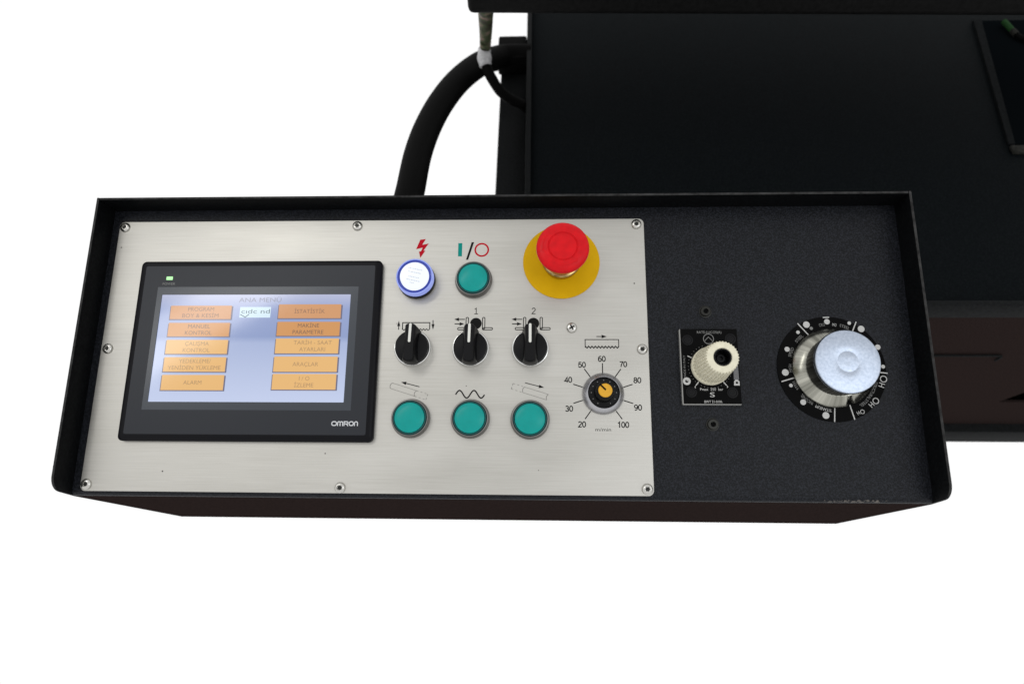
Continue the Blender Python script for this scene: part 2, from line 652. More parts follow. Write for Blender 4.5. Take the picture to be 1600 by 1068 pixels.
# front skin with the fork slot running out to the right
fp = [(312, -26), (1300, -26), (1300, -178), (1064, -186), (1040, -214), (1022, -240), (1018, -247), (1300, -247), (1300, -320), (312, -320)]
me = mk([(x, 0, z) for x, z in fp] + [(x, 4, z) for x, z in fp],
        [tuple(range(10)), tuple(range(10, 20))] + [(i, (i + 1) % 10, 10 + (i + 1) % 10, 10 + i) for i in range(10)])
front = link('front_skin', me, M['brown_reflection_paint'], mach, smooth=0)
link('slot_lining', box(1000, 30, -300, 1300, 34, -150), M['black_matte'], mach)
link('latch_rod', tube(catmull([(850, -2.5, -112), (900, -2.5, -112), (938, -2.5, -112), (944, -3, -114), (940, -4, -122)], 6), 1.6, 8), M['machine_edge'], front)
link('bottom_flange', box(312, -14, -360, 1300, 40, -321, 2), M['machine_edge'], mach)
link('side_channel', box(267, 90, -360, 311, 620, -40, 3), M['machine_edge'], mach)
link('conduit_box', box(263, 512, -39.5, 311, 574, -6, 3), M['rubber'], mach)
gp = [(1064, 600), (1077, 600), (1013, 290), (1004, 290)]
link('guide_strip', mk([(x, y, -11.9) for x, y in gp] + [(x, y, -8) for x, y in gp],
                       [(0, 1, 2, 3), (4, 5, 6, 7), (0, 1, 5, 4), (1, 2, 6, 5), (2, 3, 7, 6), (3, 0, 4, 7)]), M['guide'], mach)
wp = [(1079, 600), (1299, 600), (1299, 291), (1015, 291)]
link('recess_shade_sheet', mk([(x, y, -11.9) for x, y in wp] + [(x, y, -10.5) for x, y in wp],
                      [(0, 1, 2, 3), (4, 5, 6, 7), (0, 1, 5, 4), (1, 2, 6, 5), (2, 3, 7, 6), (3, 0, 4, 7)]), M['recess_shade'], mach)  # flat dark sheet added to stand for the shade of a recess
link('guide_end', box(1003, 270, -11.8, 1026, 286, -6, 2.5), M['guide_end'], mach)

beam = link('machine_crossbar', box(-8, 0, 0, 900, 240, 90, 7, 3), M['beam'], None, base=MACHINE, loc=(253, 286, 200), rotz=-0.041)
tag(beam, 'thick black beam crossing above the machine tray at the top edge', 'beam')

plug = thing('cable_plug', (1107, 572, -11), 'small green and pale cable plug lying in the dark tray corner', 'plug', base=MACHINE)
link('plug_body', tube([Vector((-2, 12, 8)), Vector((0, 2, 8)), Vector((3, -12, 7))], 4.5, 10), M['green_plug'], plug)
link('plug_collar', tube([Vector((3, -12, 7)), Vector((6, -22, 6))], 5, 10), M['guide_end'], plug)
link('lead', tube(catmull([(6, -22, 6), (14, -34, 6), (30, -36, 6), (60, -10, 6)]), 4, 10), M['rubber'], plug)

# ---------------------------------------------------------------- hose and cable
hp = catmull([(172, -26, 108), (176, 30, 106), (179, 89, 100), (178.5, 166, 88), (183, 237, 75), (194, 310, 60), (212, 388, 40), (238, 464, 15), (263, 517, -10),
              (286, 531, -17), (318, 531, -18)], 8)
hose = link('conduit_hose', tube(hp, lambda t: 16.4 + 3.6 * t, 28), M['rubber'], None, base=MACHINE)
tag(hose, 'thick black rubber hose arching from control box to machine side', 'hose')

cable = thing('sensor_cable', (0, 0, 0), 'thin cable in mottled brown sleeve with white tape crossing over the hose', 'cable', base=MACHINE)
link('sleeve', tube(catmull([(263, 340, 196), (261.6, 357, 170), (259.5, 377, 150), (255.3, 405, 105), (251.5, 417, 70)], 6), lambda t: 13.2 - 5.4 * t, 16), M['sleeve'], cable)
tp = catmull([(250.8, 420, 72), (250.2, 413, 66), (250.8, 403, 60), (252.4, 397, 56)], 6)
link('tape_wrap', tube(tp, lambda t: 7.6 + 2.8 * max(0.0, math.sin(math.pi * t)) ** 0.6 + 0.5 * math.sin(t * 15), 18), M['tape'], cable)
link('cable_end', tube(catmull([(251, 404, 60), (255, 394, 53), (260.8, 384.7, 45), (273.6, 376, 28), (290, 380, 10), (307, 391, -8), (318, 400, -30)], 8), 7.6, 14), M['rubber'], cable)

# ================================================================ control box
cb = thing('control_box', (0, 0, 0), 'wide black sheet metal control box with raised rim holding all the switches', 'control box')
X0, X1, Y1, ZB = -36.2, 624.6, 198.4, -174.0


def side(x0, x1):
    pts = [(Y1, 20), (-27.5, 20)]
    for k in range(1, 9):
        a = math.radians(90 + 80 * k / 8)
        pts.append((-27.5 + 12 * math.cos(a), 8 + 12 * math.sin(a)))
    pts += [(-42.6, -8), (-63.6, ZB), (Y1, ZB)]
    n = len(pts)
    bm = bmesh.new()
    a = [bm.verts.new((x0 * MM, p[0] * MM, p[1] * MM)) for p in pts]
    b = [bm.verts.new((x1 * MM, p[0] * MM, p[1] * MM)) for p in pts]
    bm.faces.new(a)
    bm.faces.new(b[::-1])
    for i in range(n):
        j = (i + 1) % n
        bm.faces.new((a[i], b[i], b[j], a[j]))
    bmesh.ops.recalc_face_normals(bm, faces=bm.faces)
    ed = [e for e in bm.edges if len(e.link_faces) == 2 and e.calc_face_angle() > 0.9]
    bmesh.ops.bevel(bm, geom=ed, offset=0.55 * MM, segments=2, affect='EDGES', profile=0.5)
    bm.normal_update()
    for f in bm.faces:
        if f.normal.z > 0.6:
            f.material_index = 1
    me = bpy.data.meshes.new('mesh')
    bm.to_mesh(me)
    bm.free()
    return me


link('side_wall', side(X0, X0 + 2.2), [M['rim_paint'], M['rim_edge']], cb)
link('side_wall', side(X1 - 2.2, X1), [M['rim_paint'], M['rim_edge']], cb)
bw = box(X0 + 2.3, Y1 - 2.2, ZB, X1 - 2.3, Y1 - 0.05, 19.9, 0.6)
for f in bw.polygons:
    if f.normal.z > 0.6:
        f.material_index = 1
link('back_wall', bw, [M['rim_paint'], M['rim_edge']], cb)
# top panel sheet with a rounded bend at its front edge
prof = [(Y1 - 2.4, -2.0), (-38.2, -2.0)]
for k in range(1, 7):
    a = math.radians(90 + 78 * k / 6)
    prof.append((-38.2 + 4.0 * math.cos(a), -6.0 + 4.0 * math.sin(a)))
prof_in = [(Y1 - 2.4, -4.0), (-38.2, -4.0)] + [(p[0] + 1.6, p[1] - 1.2) for p in prof[2:]]
loop = prof + prof_in[::-1]
nl = len(loop)
me = mk([(X0 + 2.3, p[0], p[1]) for p in loop] + [(X1 - 2.3, p[0], p[1]) for p in loop],
        [(i, (i + 1) % nl, nl + (i + 1) % nl, nl + i) for i in range(nl)] +
        [(i, i + 1, nl - 2 - i, nl - 1 - i) for i in range(nl // 2 - 1)] +
        [(nl + i, nl + i + 1, nl + nl - 2 - i, nl + nl - 1 - i) for i in range(nl // 2 - 1)])
link('top_panel', me, M['paint'], cb)
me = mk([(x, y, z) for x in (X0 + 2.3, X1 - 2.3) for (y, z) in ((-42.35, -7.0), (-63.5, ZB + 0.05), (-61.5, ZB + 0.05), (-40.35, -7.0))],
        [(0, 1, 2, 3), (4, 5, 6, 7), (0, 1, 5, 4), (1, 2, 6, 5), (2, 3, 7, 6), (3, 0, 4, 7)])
link('front_panel', me, M['brown_reflection_paint'], cb, smooth=0)
link('bottom_panel', box(X0 + 2.3, -61.3, ZB + 0.2, X1 - 2.3, Y1 - 2.4, ZB + 2), M['rim_paint'], cb)


def socket_screw(name, parent, loc, mat, r=4.2, inner=None, kind='hex'):
    h = r * 0.55
    s = link(name, lathe([(r, 0), (r, h * 0.3), (r * 0.93, h * 0.62), (r * 0.74, h * 0.92), (r * 0.5, h), (r * 0.46, h), (r * 0.44, h * 0.45), (0, h * 0.4)], 28),
             mat, parent, loc=loc)
    return s


for (x, y) in ((463.3, 105.6), (463.8, 15.6)):
    s = link('cap_screw', lathe([(5.0, 0), (5.0, 0.5), (4.2, 0.6), (4.2, 2.2), (3.8, 2.7), (2.1, 2.7), (2.0, 1.0), (0, 0.9)], 28), M['dark_metal'], cb, loc=(x, y, -2))
    link('socket', lathe([(1.95, 0), (1.95, 0.12), (0, 0.14)], 6), M['black_matte'], s, loc=(0, 0, 0.98))

# ================================================================ stainless faceplate
fpz = thing('faceplate', (0, 0, -1.95), 'brushed stainless steel plate screwed to left part of control box', 'plate')
PX0, PX1, PY0, PY1 = -26.8, 417.0, -38.4, 185.3
o1 = rrect(PX0, PY0, PX1, PY1, 4.5, 6)
o2 = rrect(PX0 + 0.3, PY0 + 0.3, PX1 - 0.3, PY1 - 0.3, 4.2, 6)
plate = link('plate_sheet', layers([(o1, 0), (o1, 1.65), (o2, 1.95)]), M['steel'], fpz)
FZ = 1.95    # plate surface in the faceplate's own coordinates

head_me = lathe([(4.2, 0), (4.2, 0.5), (3.95, 1.2), (3.3, 1.9), (2.3, 2.25), (2.1, 2.25), (1.95, 1.2), (0, 1.1)], 28)
sock_me = lathe([(1.9, 0), (1.9, 0.1), (0, 0.12)], 6)
cross = Print(0.0)
cross_pts = []
for k in range(4):
    a = math.pi / 2 * k
    for (px, py) in ((2.3, -0.55), (2.3, 0.55), (0.55, 0.55)):
        cross_pts.append((px * math.cos(a) - py * math.sin(a), px * math.sin(a) + py * math.cos(a)))
pan_me = lathe([(4.2, 0), (4.2, 0.7), (3.8, 1.5), (2.9, 2.0), (1.5, 2.2), (0, 2.25)], 28)
cross_me = prism(cross_pts, 1.6, 2.32)
SX0, SX1, SY0, SY1 = -21.7, 411.9, -33.3, 180.1
spots = [(SX0, SY1), (178, SY1), (SX1 - 1.2, SY1), (SX0 + 0.8, 74.6), (SX1, 74.4), (SX0, SY0), (178, SY0 - 1.0), (SX1, SY0)]
for k, (x, y) in enumerate(spots):
    s = link('screw', head_me if k % 3 != 1 or k == 7 else head_me, M['screw'], fpz, loc=(x, y, FZ), rotz=random.random() * 6)
    link('hex_socket', sock_me, M['dark_metal'], s, loc=(0, 0, 1.12))
s = link('screw', pan_me, M['screw'], fpz, loc=(356.5, 91.9, FZ), rotz=0.5)
s['label'] = 'cross head screw above the speed scale'
link('cross_recess', cross_me, M['black_matte'], s)

pr = thing  # (kept short below)


def P_():
    return Print(FZ + PR)


# grotesque numerals on a 0..0.56 x 0..1 cell, drawn as even strokes
DIG = {
    '0': [arc(.28, .5, .22, .45, 90, 450, 28)],
    '1': [[(.10, .74), (.22, .82), (.33, .97), (.33, .0)]],
    '1b': [[(.10, .78), (.30, .94), (.30, .05)], [(.06, .045), (.54, .045)]],
    '2': [arc(.28, .71, .20, .24, 170, -20) + [(.40, .52), (.22, .30), (.06, .05), (.52, .05)]],
    '3': [arc(.26, .73, .19, .22, 160, -90) + [(.26, .51)], [(.22, .51)] + arc(.26, .28, .22, .23, 88, -165)],
    '4': [[(.55, .27), (.04, .27), (.40, .93), (.40, .0)]],
    '5': [[(.49, .93), (.15, .93), (.10, .50)] + arc(.28, .33, .22, .28, 140, -165)],
    '6': [arc(.28, .32, .21, .27, 90, 450, 24), arc(.36, .45, .29, .50, 180, 78) + [(.47, .90)]],
    '7': [[(.05, .93), (.51, .93)] + arc(.72, .0, .48, .90, 118, 180)],
    '8': [arc(.28, .72, .18, .22, 90, 450, 24), arc(.28, .28, .22, .24, 90, 450, 24)],
    '9': [arc(.28, .68, .21, .27, 90, 450, 24), arc(.20, .55, .29, .50, 0, -102) + [(.09, .10)]],
}


def numerals(name, keys, c, h, w, parent):
    p = P_()
    tot = len(keys) * 0.68 * h
    for i, k in enumerate(keys):
        ox = c[0] - tot / 2 + (i * 0.68 + 0.01) * h
        for st in DIG[k]:
            closed = len(st) > 20
            pts = [(ox + x * 1.18 * h, c[1] - h / 2 + y * h) for x, y in (st[:-1] if closed else st)]
            p.stroke(pts, w, 0, closed)
    return p.build(name, M['ink'], parent)


# -- red lightning bolt
p = P_()
p.poly([(231.6, 167.6), (236.2, 168.2), (233.4, 163.1), (238.8, 164.2), (234.6, 157.9), (236.2, 157.9), (232.2, 151.6),
        (230.9, 157.1), (232.6, 157.4), (233.8, 160.6), (228.4, 159.2)])
p.build('lightning_symbol', M['red_ink'], plate)
# -- I / O
p = P_()
p.poly([(263.5, 152.8), (266.8, 152.8), (266.8, 164.4), (263.5, 164.4)], 0)
p.poly([(270.2, 149.8), (272.0, 149.8), (276.6, 165.2), (274.6, 165.2)], 1)
p.disc((283.1, 158.4), 6.1, 2, 40, 4.7)
p.build('start_stop_symbol', [M['teal_ink'], M['ink'], M['red_ink']], plate)
# -- saw blade up/down over the first selector
p = P_()
p.stroke([(220.2, 90.4), (220.2, 96.3), (242.3, 96.3), (242.3, 91.0)], 0.75)
teeth = []
for k in range(9):
    x = 220.2 + 22.1 * k / 9
    teeth += [(x, 91.2), (x + 1.2, 89.9)]
teeth.append((242.3, 91.0))
p.stroke(teeth, 0.6)
p.arrow((217.1, 90.4), (217.0, 98.0), 0.7, 4.6, 1.25)
p.arrow((244.8, 98.4), (245.0, 90.4), 0.7, 4.6, 1.25)
p.build('blade_feed_symbol', M['ink'], plate)


# -- vice jaws with number over the other selectors
def vice(x):
    p = P_()
    p.disc((x, 95.6), 4.7, 0)
    for sgn, xo in ((-1, -8.0), (1, 5.3)):
        # L shaped jaw outline: upright and foot
        xa, xb = x + xo, x + xo + 1.9
        xf = xa - 6.6 if sgn < 0 else xb + 6.2
        up = rrect(xa, 91.0, xb, 100.6, 0.8, 4)
        ft = rrect(min(xf, xa), 90.3, max(xf, xb), 92.1, 0.8, 4)
        for q in (up, ft):
            p.stroke(q, 0.68, 0, True)
    p.arrow((x - 9.0, 99.0), (x - 17.6, 99.0), 0.75, 3.8, 1.45)
    p.arrow((x - 17.2, 95.2), (x - 9.4, 95.2), 0.75, 3.8, 1.45)
    return p.build('vice_symbol', M['ink'], plate)


vice(279.6)
vice(325.9)
numerals('numeral', ['1b'], (279.5, 106.0), 5.3, 0.6, plate)
numerals('numeral', ['2'], (326.1, 106.0), 5.3, 0.62, plate)
# -- material moves
p = P_()


def bar(o, sgn):
    """faint slanted bar stock, solid part and dashed part"""
    x, y = o
    d = Vector((1, -0.31)).normalized()
    n_ = Vector((d.y * -1, d.x))
    a = Vector((x, y))
    solid = (0, 20.5) if sgn < 0 else (9.5, 29.0)
    dash = (20.5, 30) if sgn < 0 else (0, 9.5)
    for off in (0, -4.6):
        p.stroke([a + d * solid[0] + n_ * off, a + d * solid[1] + n_ * off], 0.32, 1)
        t = dash[0]
        while t < dash[1]:
            p.stroke([a + d * t + n_ * off, a + d * min(t + 1.6, dash[1]) + n_ * off], 0.34, 1)
            t += 3.4
    for t in (solid[0], solid[1]):
        q = [a + d * (t - 0.9 * math.sin(math.pi * k / 8)) + n_ * (-4.6 * k / 8) for k in range(9)]
        p.stroke(q, 0.45, 1)
    t = dash[1] if sgn < 0 else dash[0]
    p.stroke([a + d * t, a + d * t + n_ * -1.6], 0.45, 1)
    p.stroke([a + d * t + n_ * -3.0, a + d * t + n_ * -4.6], 0.45, 1)


bar((214.2, 47.0), -1)
p.arrow((236.0, 44.0), (221.2, 47.7), 0.65, 4.2, 1.35, 0)
p.build('bar_feed_symbol', [M['ink'], M['grey_ink']], plate)
p = P_()
bar((310.0, 46.9), 1)
p.arrow((319.4, 47.4), (334.4, 43.6), 0.65, 4.2, 1.35, 0)
p.build('bar_feed_symbol', [M['ink'], M['grey_ink']], plate)
p = P_()
p.stroke([(264.8 + 22.8 * t / 40, 38.2 + 3.0 * math.sin(t / 40 * 4 * math.pi - 0.12)) for t in range(41)], 1.1)
p.build('wave_symbol', M['ink'], plate)
# -- speed scale
p = P_()
p.stroke([(367.0, 75.8), (367.0, 82.3), (393.5, 82.3), (393.5, 76.2)], 0.65)
teeth = []
for k in range(10):
    x = 367.0 + 26.5 * k / 10
    teeth += [(x, 76.9), (x + 1.5, 75.4)]
teeth.append((393.5, 76.6))
p.stroke(teeth, 0.85)
p.arrow((376.0, 84.8), (384.3, 84.8), 0.65, 4.2, 1.45)
p.build('blade_speed_symbol', M['ink'], plate)
DC = Vector((380.3, 38.9))
for k, lab in enumerate(('20', '30', '40', '50', '60', '70', '80', '90', '100')):
    a = math.radians(234 - 36 * k)
    d = Vector((math.cos(a), math.sin(a)))
    p = P_()
    p.stroke([DC + d * 16.6, DC + d * 24.3], 0.8)
    p.build('scale_tick', M['ink'], plate)
for lab, c in zip(('20', '30', '40', '50', '60', '70', '80', '90', '100'),
                  ((363.6, 15.1), (353.8, 27.2), (353.3, 49.9), (364.2, 61.9), (379.9, 66.7), (396.6, 62.4), (407.2, 49.7), (407.0, 28.3), (395.2, 14.9))):
    numerals('scale_number', list(lab), c, 4.5, 0.78, plate)
lettering('unit_lettering', 'm/min', (379.8, 11.2), 2.5, M['ink'], plate, FZ + PR, width=12.0)
# -- little stains
for (x, y, r) in ((-22.6, 162.1, 0.55), (37.4, -23.0, 0.6), (164.5, -8.5, 0.5), (407.4, 129.0, 0.6), (215.4, 95.6, 0.35), (273, 44.8, 0.4), (330, -20, 0.35)):
    q = P_()
    q.disc((x, y), r, 0, 9)
    q.build('stain_spot', M['stain'], plate)

# ================================================================ touch screen
ts = thing('touch_screen', (0, 0, 0), 'black framed touch screen showing an orange tile menu, power light lit', 'screen')
f0 = rrect(0, 0, 202, 148, 4, 5)
f1 = rrect(0.7, 0.7, 201.3, 147.3, 3.6, 5)
f2 = rrect(2.6, 3.2, 199.4, 146.0, 2.6, 5)
lo = rrect(21.3, 30.6, 177.8, 118.8, 0.4, 5)
gl = rrect(17.0, 24.2, 183.9, 125.4, 0.5, 5)
fi = rrect(5.0, 5.2, 196.6, 143.4, 1.5, 5)
# frame: stepped ring
vs, fs = [], []
rings = [(f0, 0.05), (f0, 3.6), (f1, 4.6), (f2, 5.6), (fi, 5.6), (fi, 5.0)]
nn = len(f0)
for pts, z in rings:
    vs += [(q[0], q[1], z) for q in pts]
for k in range(len(rings) - 1):
    for i in range(nn):
        j = (i + 1) % nn
        fs.append((k * nn + i, k * nn + j, (k + 1) * nn + j, (k + 1) * nn + i))
link('frame', mk(vs, fs), M['bezel'], ts)
ov = link('front_overlay', ringframe(rrect(5.05, 5.25, 196.55, 143.35, 1.5, 5), gl, 4.4, 5.45), M['overlay'], ts)
link('window_border', ringframe(rrect(17.05, 24.25, 183.85, 125.35, 0.45, 5), lo, 4.2, 5.40), M['window'], ts)
lettering('power_lettering', 'POWER', (25.9, 128.0), 1.9, M['dim_ink'], ov, 5.5, width=10.5)
q = Print(5.5)
BH, BW = 3.7, 0.72
bx, by = 169.4, 12.3


def bl(pts, closed=False):
    q.stroke([(bx + x, by + y) for x, y in pts], BW, 0, closed)


bl(rrect(0.36, 0.36, 4.0, BH - 0.36, 1.35, 5), True)
bl([(4.9, 0)] + arc(5.9, BH - 1.36, 1.0, 1.0, 180, 0, 8) + [(6.9, 0)])
bl([(6.9, BH - 1.4)] + arc(7.9, BH - 1.36, 1.0, 1.0, 180, 0, 8) + [(8.9, 0)])
bl([(10.0, 0), (10.0, BH - 0.36), (12.2, BH - 0.36)] + arc(12.2, BH - 1.2, 0.85, 0.85, 90, -90, 8) + [(10.6, 1.65)])
bl([(11.8, 1.5), (13.2, 0)])
bl(rrect(14.0, 0.36, 17.2, BH - 0.36, 1.3, 5), True)
bl([(18.1, 0)] + arc(19.3, BH - 1.5, 1.2, 1.14, 180, 0, 8) + [(20.5, 0)])
q.build('brand_lettering', M['logo_ink'], ov)
link('power_light', layers([(rrect(23.2, 131.3, 28.6, 134.3, 0.4, 3), 5.44), (rrect(23.4, 131.5, 28.4, 134.1, 0.4, 3), 5.75)]), M['led'], ts)
SZ = 5.0
screen = link('display', prism(rrect(21.4, 30.7, 177.7, 118.7, 0.3, 3), 4.3, SZ), M['lcd'], ts, smooth=0)
rowsL = [(98.0, 109.4), (83.6, 95.0), (69.2, 80.8), (54.7, 66.6), (39.9, 52.2)]
rowsR = [(98.7, 110.4), (84.1, 95.8), (69.7, 82.0), (54.8, 67.2), (40.6, 53.2)]
textL = [('PROGRAM', 'BOY & KESİM'), ('MANUEL', 'KONTROL'), ('ÇALIŞMA', 'KONTROL'), ('YEDEKLEME/', 'YENİDEN YÜKLEME'), ('ALARM',)]
textR = [('İSTATİSTİK',), ('MAKİNE', 'PARAMETRE'), ('TARİH - SAAT', 'AYARLARI'), ('ARAÇLAR',), ('I / O', 'İZLEME')]
tm = [TILE_TOP, TILE_TOP2, TILE_LOW, TILE_LOW, TILE_LOW]
tx = [TXT_MID, TXT_DARK, TXT_SOFT, TXT_SOFT, TXT_SOFT]
for cx0, cx1, rows, texts in ((30.1, 80.6, rowsL, textL), (119.5, 170.6, rowsR, textR)):
    for k, (ya, yb) in enumerate(rows):
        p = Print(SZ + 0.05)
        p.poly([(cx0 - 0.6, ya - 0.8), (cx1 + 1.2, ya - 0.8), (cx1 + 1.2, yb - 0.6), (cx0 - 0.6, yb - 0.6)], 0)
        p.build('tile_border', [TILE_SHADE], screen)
        p2 = Print(SZ + 0.10)
        p2.poly([(cx0, ya), (cx1, ya), (cx1, yb), (cx0, yb)], 0)
        p2.build('menu_tile', [tm[k]], screen)
        n = len(texts[k])
        for q, line in enumerate(texts[k]):
            yc = (ya + yb) / 2 + ((n - 1) / 2 - q) * 5.4
            xo = 4.5 if line in ('TARİH - SAAT', 'AYARLARI') else 0.0
            w = {'YENİDEN YÜKLEME': 43.0, 'BOY & KESİM': 30.0, 'TARİH - SAAT': 31.0}.get(line)
            lettering('menu_lettering', line, ((cx0 + cx1) / 2 + xo, yc), 3.2, tx[k], screen, SZ + 0.15, width=w)
lettering('title_lettering', 'ANA MENÜ', (103.5, 114.2), 3.6, TXT_TITLE, screen, SZ + 0.15, width=35)
p = Print(SZ + 0.05)
p.poly([(87.6, 99.3), (113.0, 99.3), (113.0, 108.2), (87.6, 108.2)])
lg = p.build('logo_patch', LOGO_BG, screen)
lettering('logo_lettering', 'cıdc nd', (100.6, 104.6), 3.6, LOGO_TX, screen, SZ + 0.12, width=23.5)
p = Print(SZ + 0.12)
p.stroke([(88.2, 102.0), (92.5, 99.6), (95.5, 102.2)], 0.7)
p.build('logo_stroke', LOGO_TX, screen)

# ================================================================ push buttons
ring_me = lathe([(15.3, 0.02), (15.3, 1.0), (14.9, 2.2), (14.6, 4.8), (14.2, 5.6), (13.5, 5.7), (13.2, 5.0), (13.1, 1.0)], 64)
rim_me = lathe([(13.05, 1.0), (13.05, 6.0), (12.7, 6.7), (12.1, 6.7), (11.9, 6.2), (11.9, 1.0)], 64)
cap_me = lathe([(11.75, 1.0), (11.75, 6.3), (11.5, 6.9), (10.6, 7.35), (8.0, 7.95), (4.5, 8.35), (0, 8.5)], 64)


def push_button(loc, label):
    b = thing('push_button', loc, label, 'button', 'teal push buttons on the steel plate')
    link('bezel_ring', ring_me, M['dull_metal'], b)
    link('guard_rim', rim_me, M['dark_teal'], b)
    link('button_cap', cap_me, M['teal'], b)
    return b


push_button((277.0, 132.0, 0), 'teal push button under the I/O symbol')
push_button((230.3, 19.0, 0), 'teal push button under the bar symbol with left pointing arrow')
push_button((276.9, 18.9, 0), 'teal push button under the black wave symbol')
push_button((323.4, 18.5, 0), 'teal push button under the bar symbol with right pointing arrow')

# ================================================================ pilot lamp
pl = thing('pilot_lamp', (230.4, 131.6, 0), 'lit white and blue pilot lamp under the red lightning symbol', 'lamp')
link('base_ring', lathe([(15.4, 0.02), (15.4, 4.4), (15.0, 5.2), (12.0, 5.3)], 64), M['black'], pl)
lens = link('lens', lathe([(15.0, 5.3), (15.1, 10.4), (14.9, 11.6), (14.4, 12.1), (13.9, 11.9)], 64), M['lamp_lip'], pl)
link('lens_groove', lathe([(13.9, 11.9), (13.6, 9.6), (11.8, 9.3), (11.7, 11.0)], 64), M['lamp_rim'], lens)
link('lens_face', lathe([(11.7, 11.0), (11.6, 12.6), (11.0, 13.4), (6, 13.9), (0, 14.05)], 64), M['lamp_face'], lens)
p = Print(14.15)
for (x, y, w) in ((0.3, 5.6, 10.5), (-0.6, 2.6, 8.5), (-0.4, -1.4, 8.0), (-1.2, -4.2, 9.5), (-1.6, -6.4, 3.2)):
    xx = x - w / 2
    while xx < x + w / 2:
        d = random.uniform(0.7, 2.2)
        p.poly([(xx, y - xx * 0.22 - 0.3), (xx + d, y - (xx + d) * 0.22 - 0.3), (xx + d, y - (xx + d) * 0.22 + 0.3), (xx, y - xx * 0.22 + 0.3)])
        xx += d + 0.35
p.build('lens_print', M['lamp_text'], lens)

# ================================================================ selector switches
sring_me = lathe([(15.0, 0.02), (15.0, 0.8), (14.75, 2.6), (14.75, 4.6), (14.3, 5.3), (13.6, 5.4), (13.4, 4.6), (13.3, 0.8)], 64)
sdisc_me = lathe([(13.2, 0.8), (13.2, 9.2), (12.9, 10.0), (12.2, 10.3), (0, 10.3)], 64)


def lever_mesh():
    def plan(w0, w1, ya, yb):
        pts = []
        # rounded tip (top) narrower at the tip, rounded tail
        for k in range(9):
            a = math.pi * k / 8
            pts.append((w1 * math.cos(a), yb - 2.2 + 2.2 * math.sin(a)))
        pts += [(-w0 * 0.86, 2.0)]
        for k in range(9):
            a = math.pi + math.pi * k / 8
            pts.append((w0 * math.cos(a), ya + 2.6 + 2.6 * math.sin(a)))
        pts += [(w0 * 0.86, 2.0)]
        return pts
    return layers([(plan(6.2, 6.4, -14.2, 15.0), 6.5), (plan(6.0, 6.0, -14.1, 15.4), 10.4), (plan(5.0, 4.7, -13.8, 16.2), 16.0),
                   (plan(4.2, 4.1, -13.2, 16.5), 19.0), (plan(3.7, 3.6, -12.6, 16.2), 19.8)])


lever_me = lever_mesh()
line_me = layers([(rrect(-1.05, 1.2, 1.05, 16.35, 1.0, 4), 19.7), (rrect(-0.95, 1.3, 0.95, 16.3, 0.9, 4), 20.1)])


def selector(loc, ang, label):
    s = thing('selector_switch', loc, label, 'switch', 'black selector switches on the steel plate')
    link('bezel_ring', sring_me, M['chrome'], s)
    k = link('knob_disc', sdisc_me, M['black'], s, rotz=math.radians(ang))
    link('lever', lever_me, M['black'], k)
    link('pointer_line', line_me, M['line'], k)
    return s


selector((230.0, 74.4, 0), -2.0, 'black selector switch under the saw blade symbol with vertical arrows')
selector((276.3, 74.2, 0), -1.0, 'black selector switch between the other two, half covering the left vice symbol')
selector((323.5, 74.2, 0), 0.0, 'black selector switch nearest the speed scale, under the right vice symbol')

# ================================================================ emergency stop
es = thing('emergency_stop_button', (348.6, 147.4, 0), 'red mushroom emergency stop button on a yellow disc', 'emergency stop')
link('yellow_disc', lathe([(31.3, 0.02), (31.3, 0.6), (31.1, 0.8), (11, 0.8)], 96), M['yellow'], es)
link('collar', lathe([(15.2, 0.8), (15.2, 4.4), (15.9, 5.4), (16.3, 6.8), (16.2, 8.2), (15.4, 9.2), (14.0, 9.6), (12.6, 9.0), (11.8, 8.4), (11.5, 12.0), (10.8, 12.8), (9.0, 12.8)], 64), M['brass'], es)
link('stem', lathe([(9.0, 11.0), (9.0, 20), (10.5, 24)], 40), M['black'], es)
mush = link('mushroom_head', lathe([(10.5, 23.5), (15.5, 24.0), (18.2, 25.5), (19.9, 28.2), (20.5, 31.2), (20.2, 33.2), (19.2, 34.4), (17.2, 35.2), (14.0, 35.8), (12.2, 36.0),
                                    (11.7, 36.05), (11.3, 35.55), (10.9, 35.5), (10.4, 36.0), (6, 36.25), (0, 36.3)], 96), M['red'], es)
for k in range(3):
    a0 = math.radians(20 + 120 * k)
    pts = []
    for i in range(9):
        a = a0 + math.radians(6 * i)
        pts.append((15.6 * math.cos(a), 15.6 * math.sin(a)))
    aend = a0 + math.radians(48)
    pts.append((16.9 * math.cos(aend), 16.9 * math.sin(aend)))
    pts.append((14.7 * math.cos(aend + 0.22), 14.7 * math.sin(aend + 0.22)))
    pts.append((12.7 * math.cos(aend), 12.7 * math.sin(aend)))
    for i in range(8, -1, -1):
        a = a0 + math.radians(6 * i)
        pts.append((13.9 * math.cos(a), 13.9 * math.sin(a)))
    link('turn_arrow', prism(pts, 35.0, 35.72), M['red'], mush)

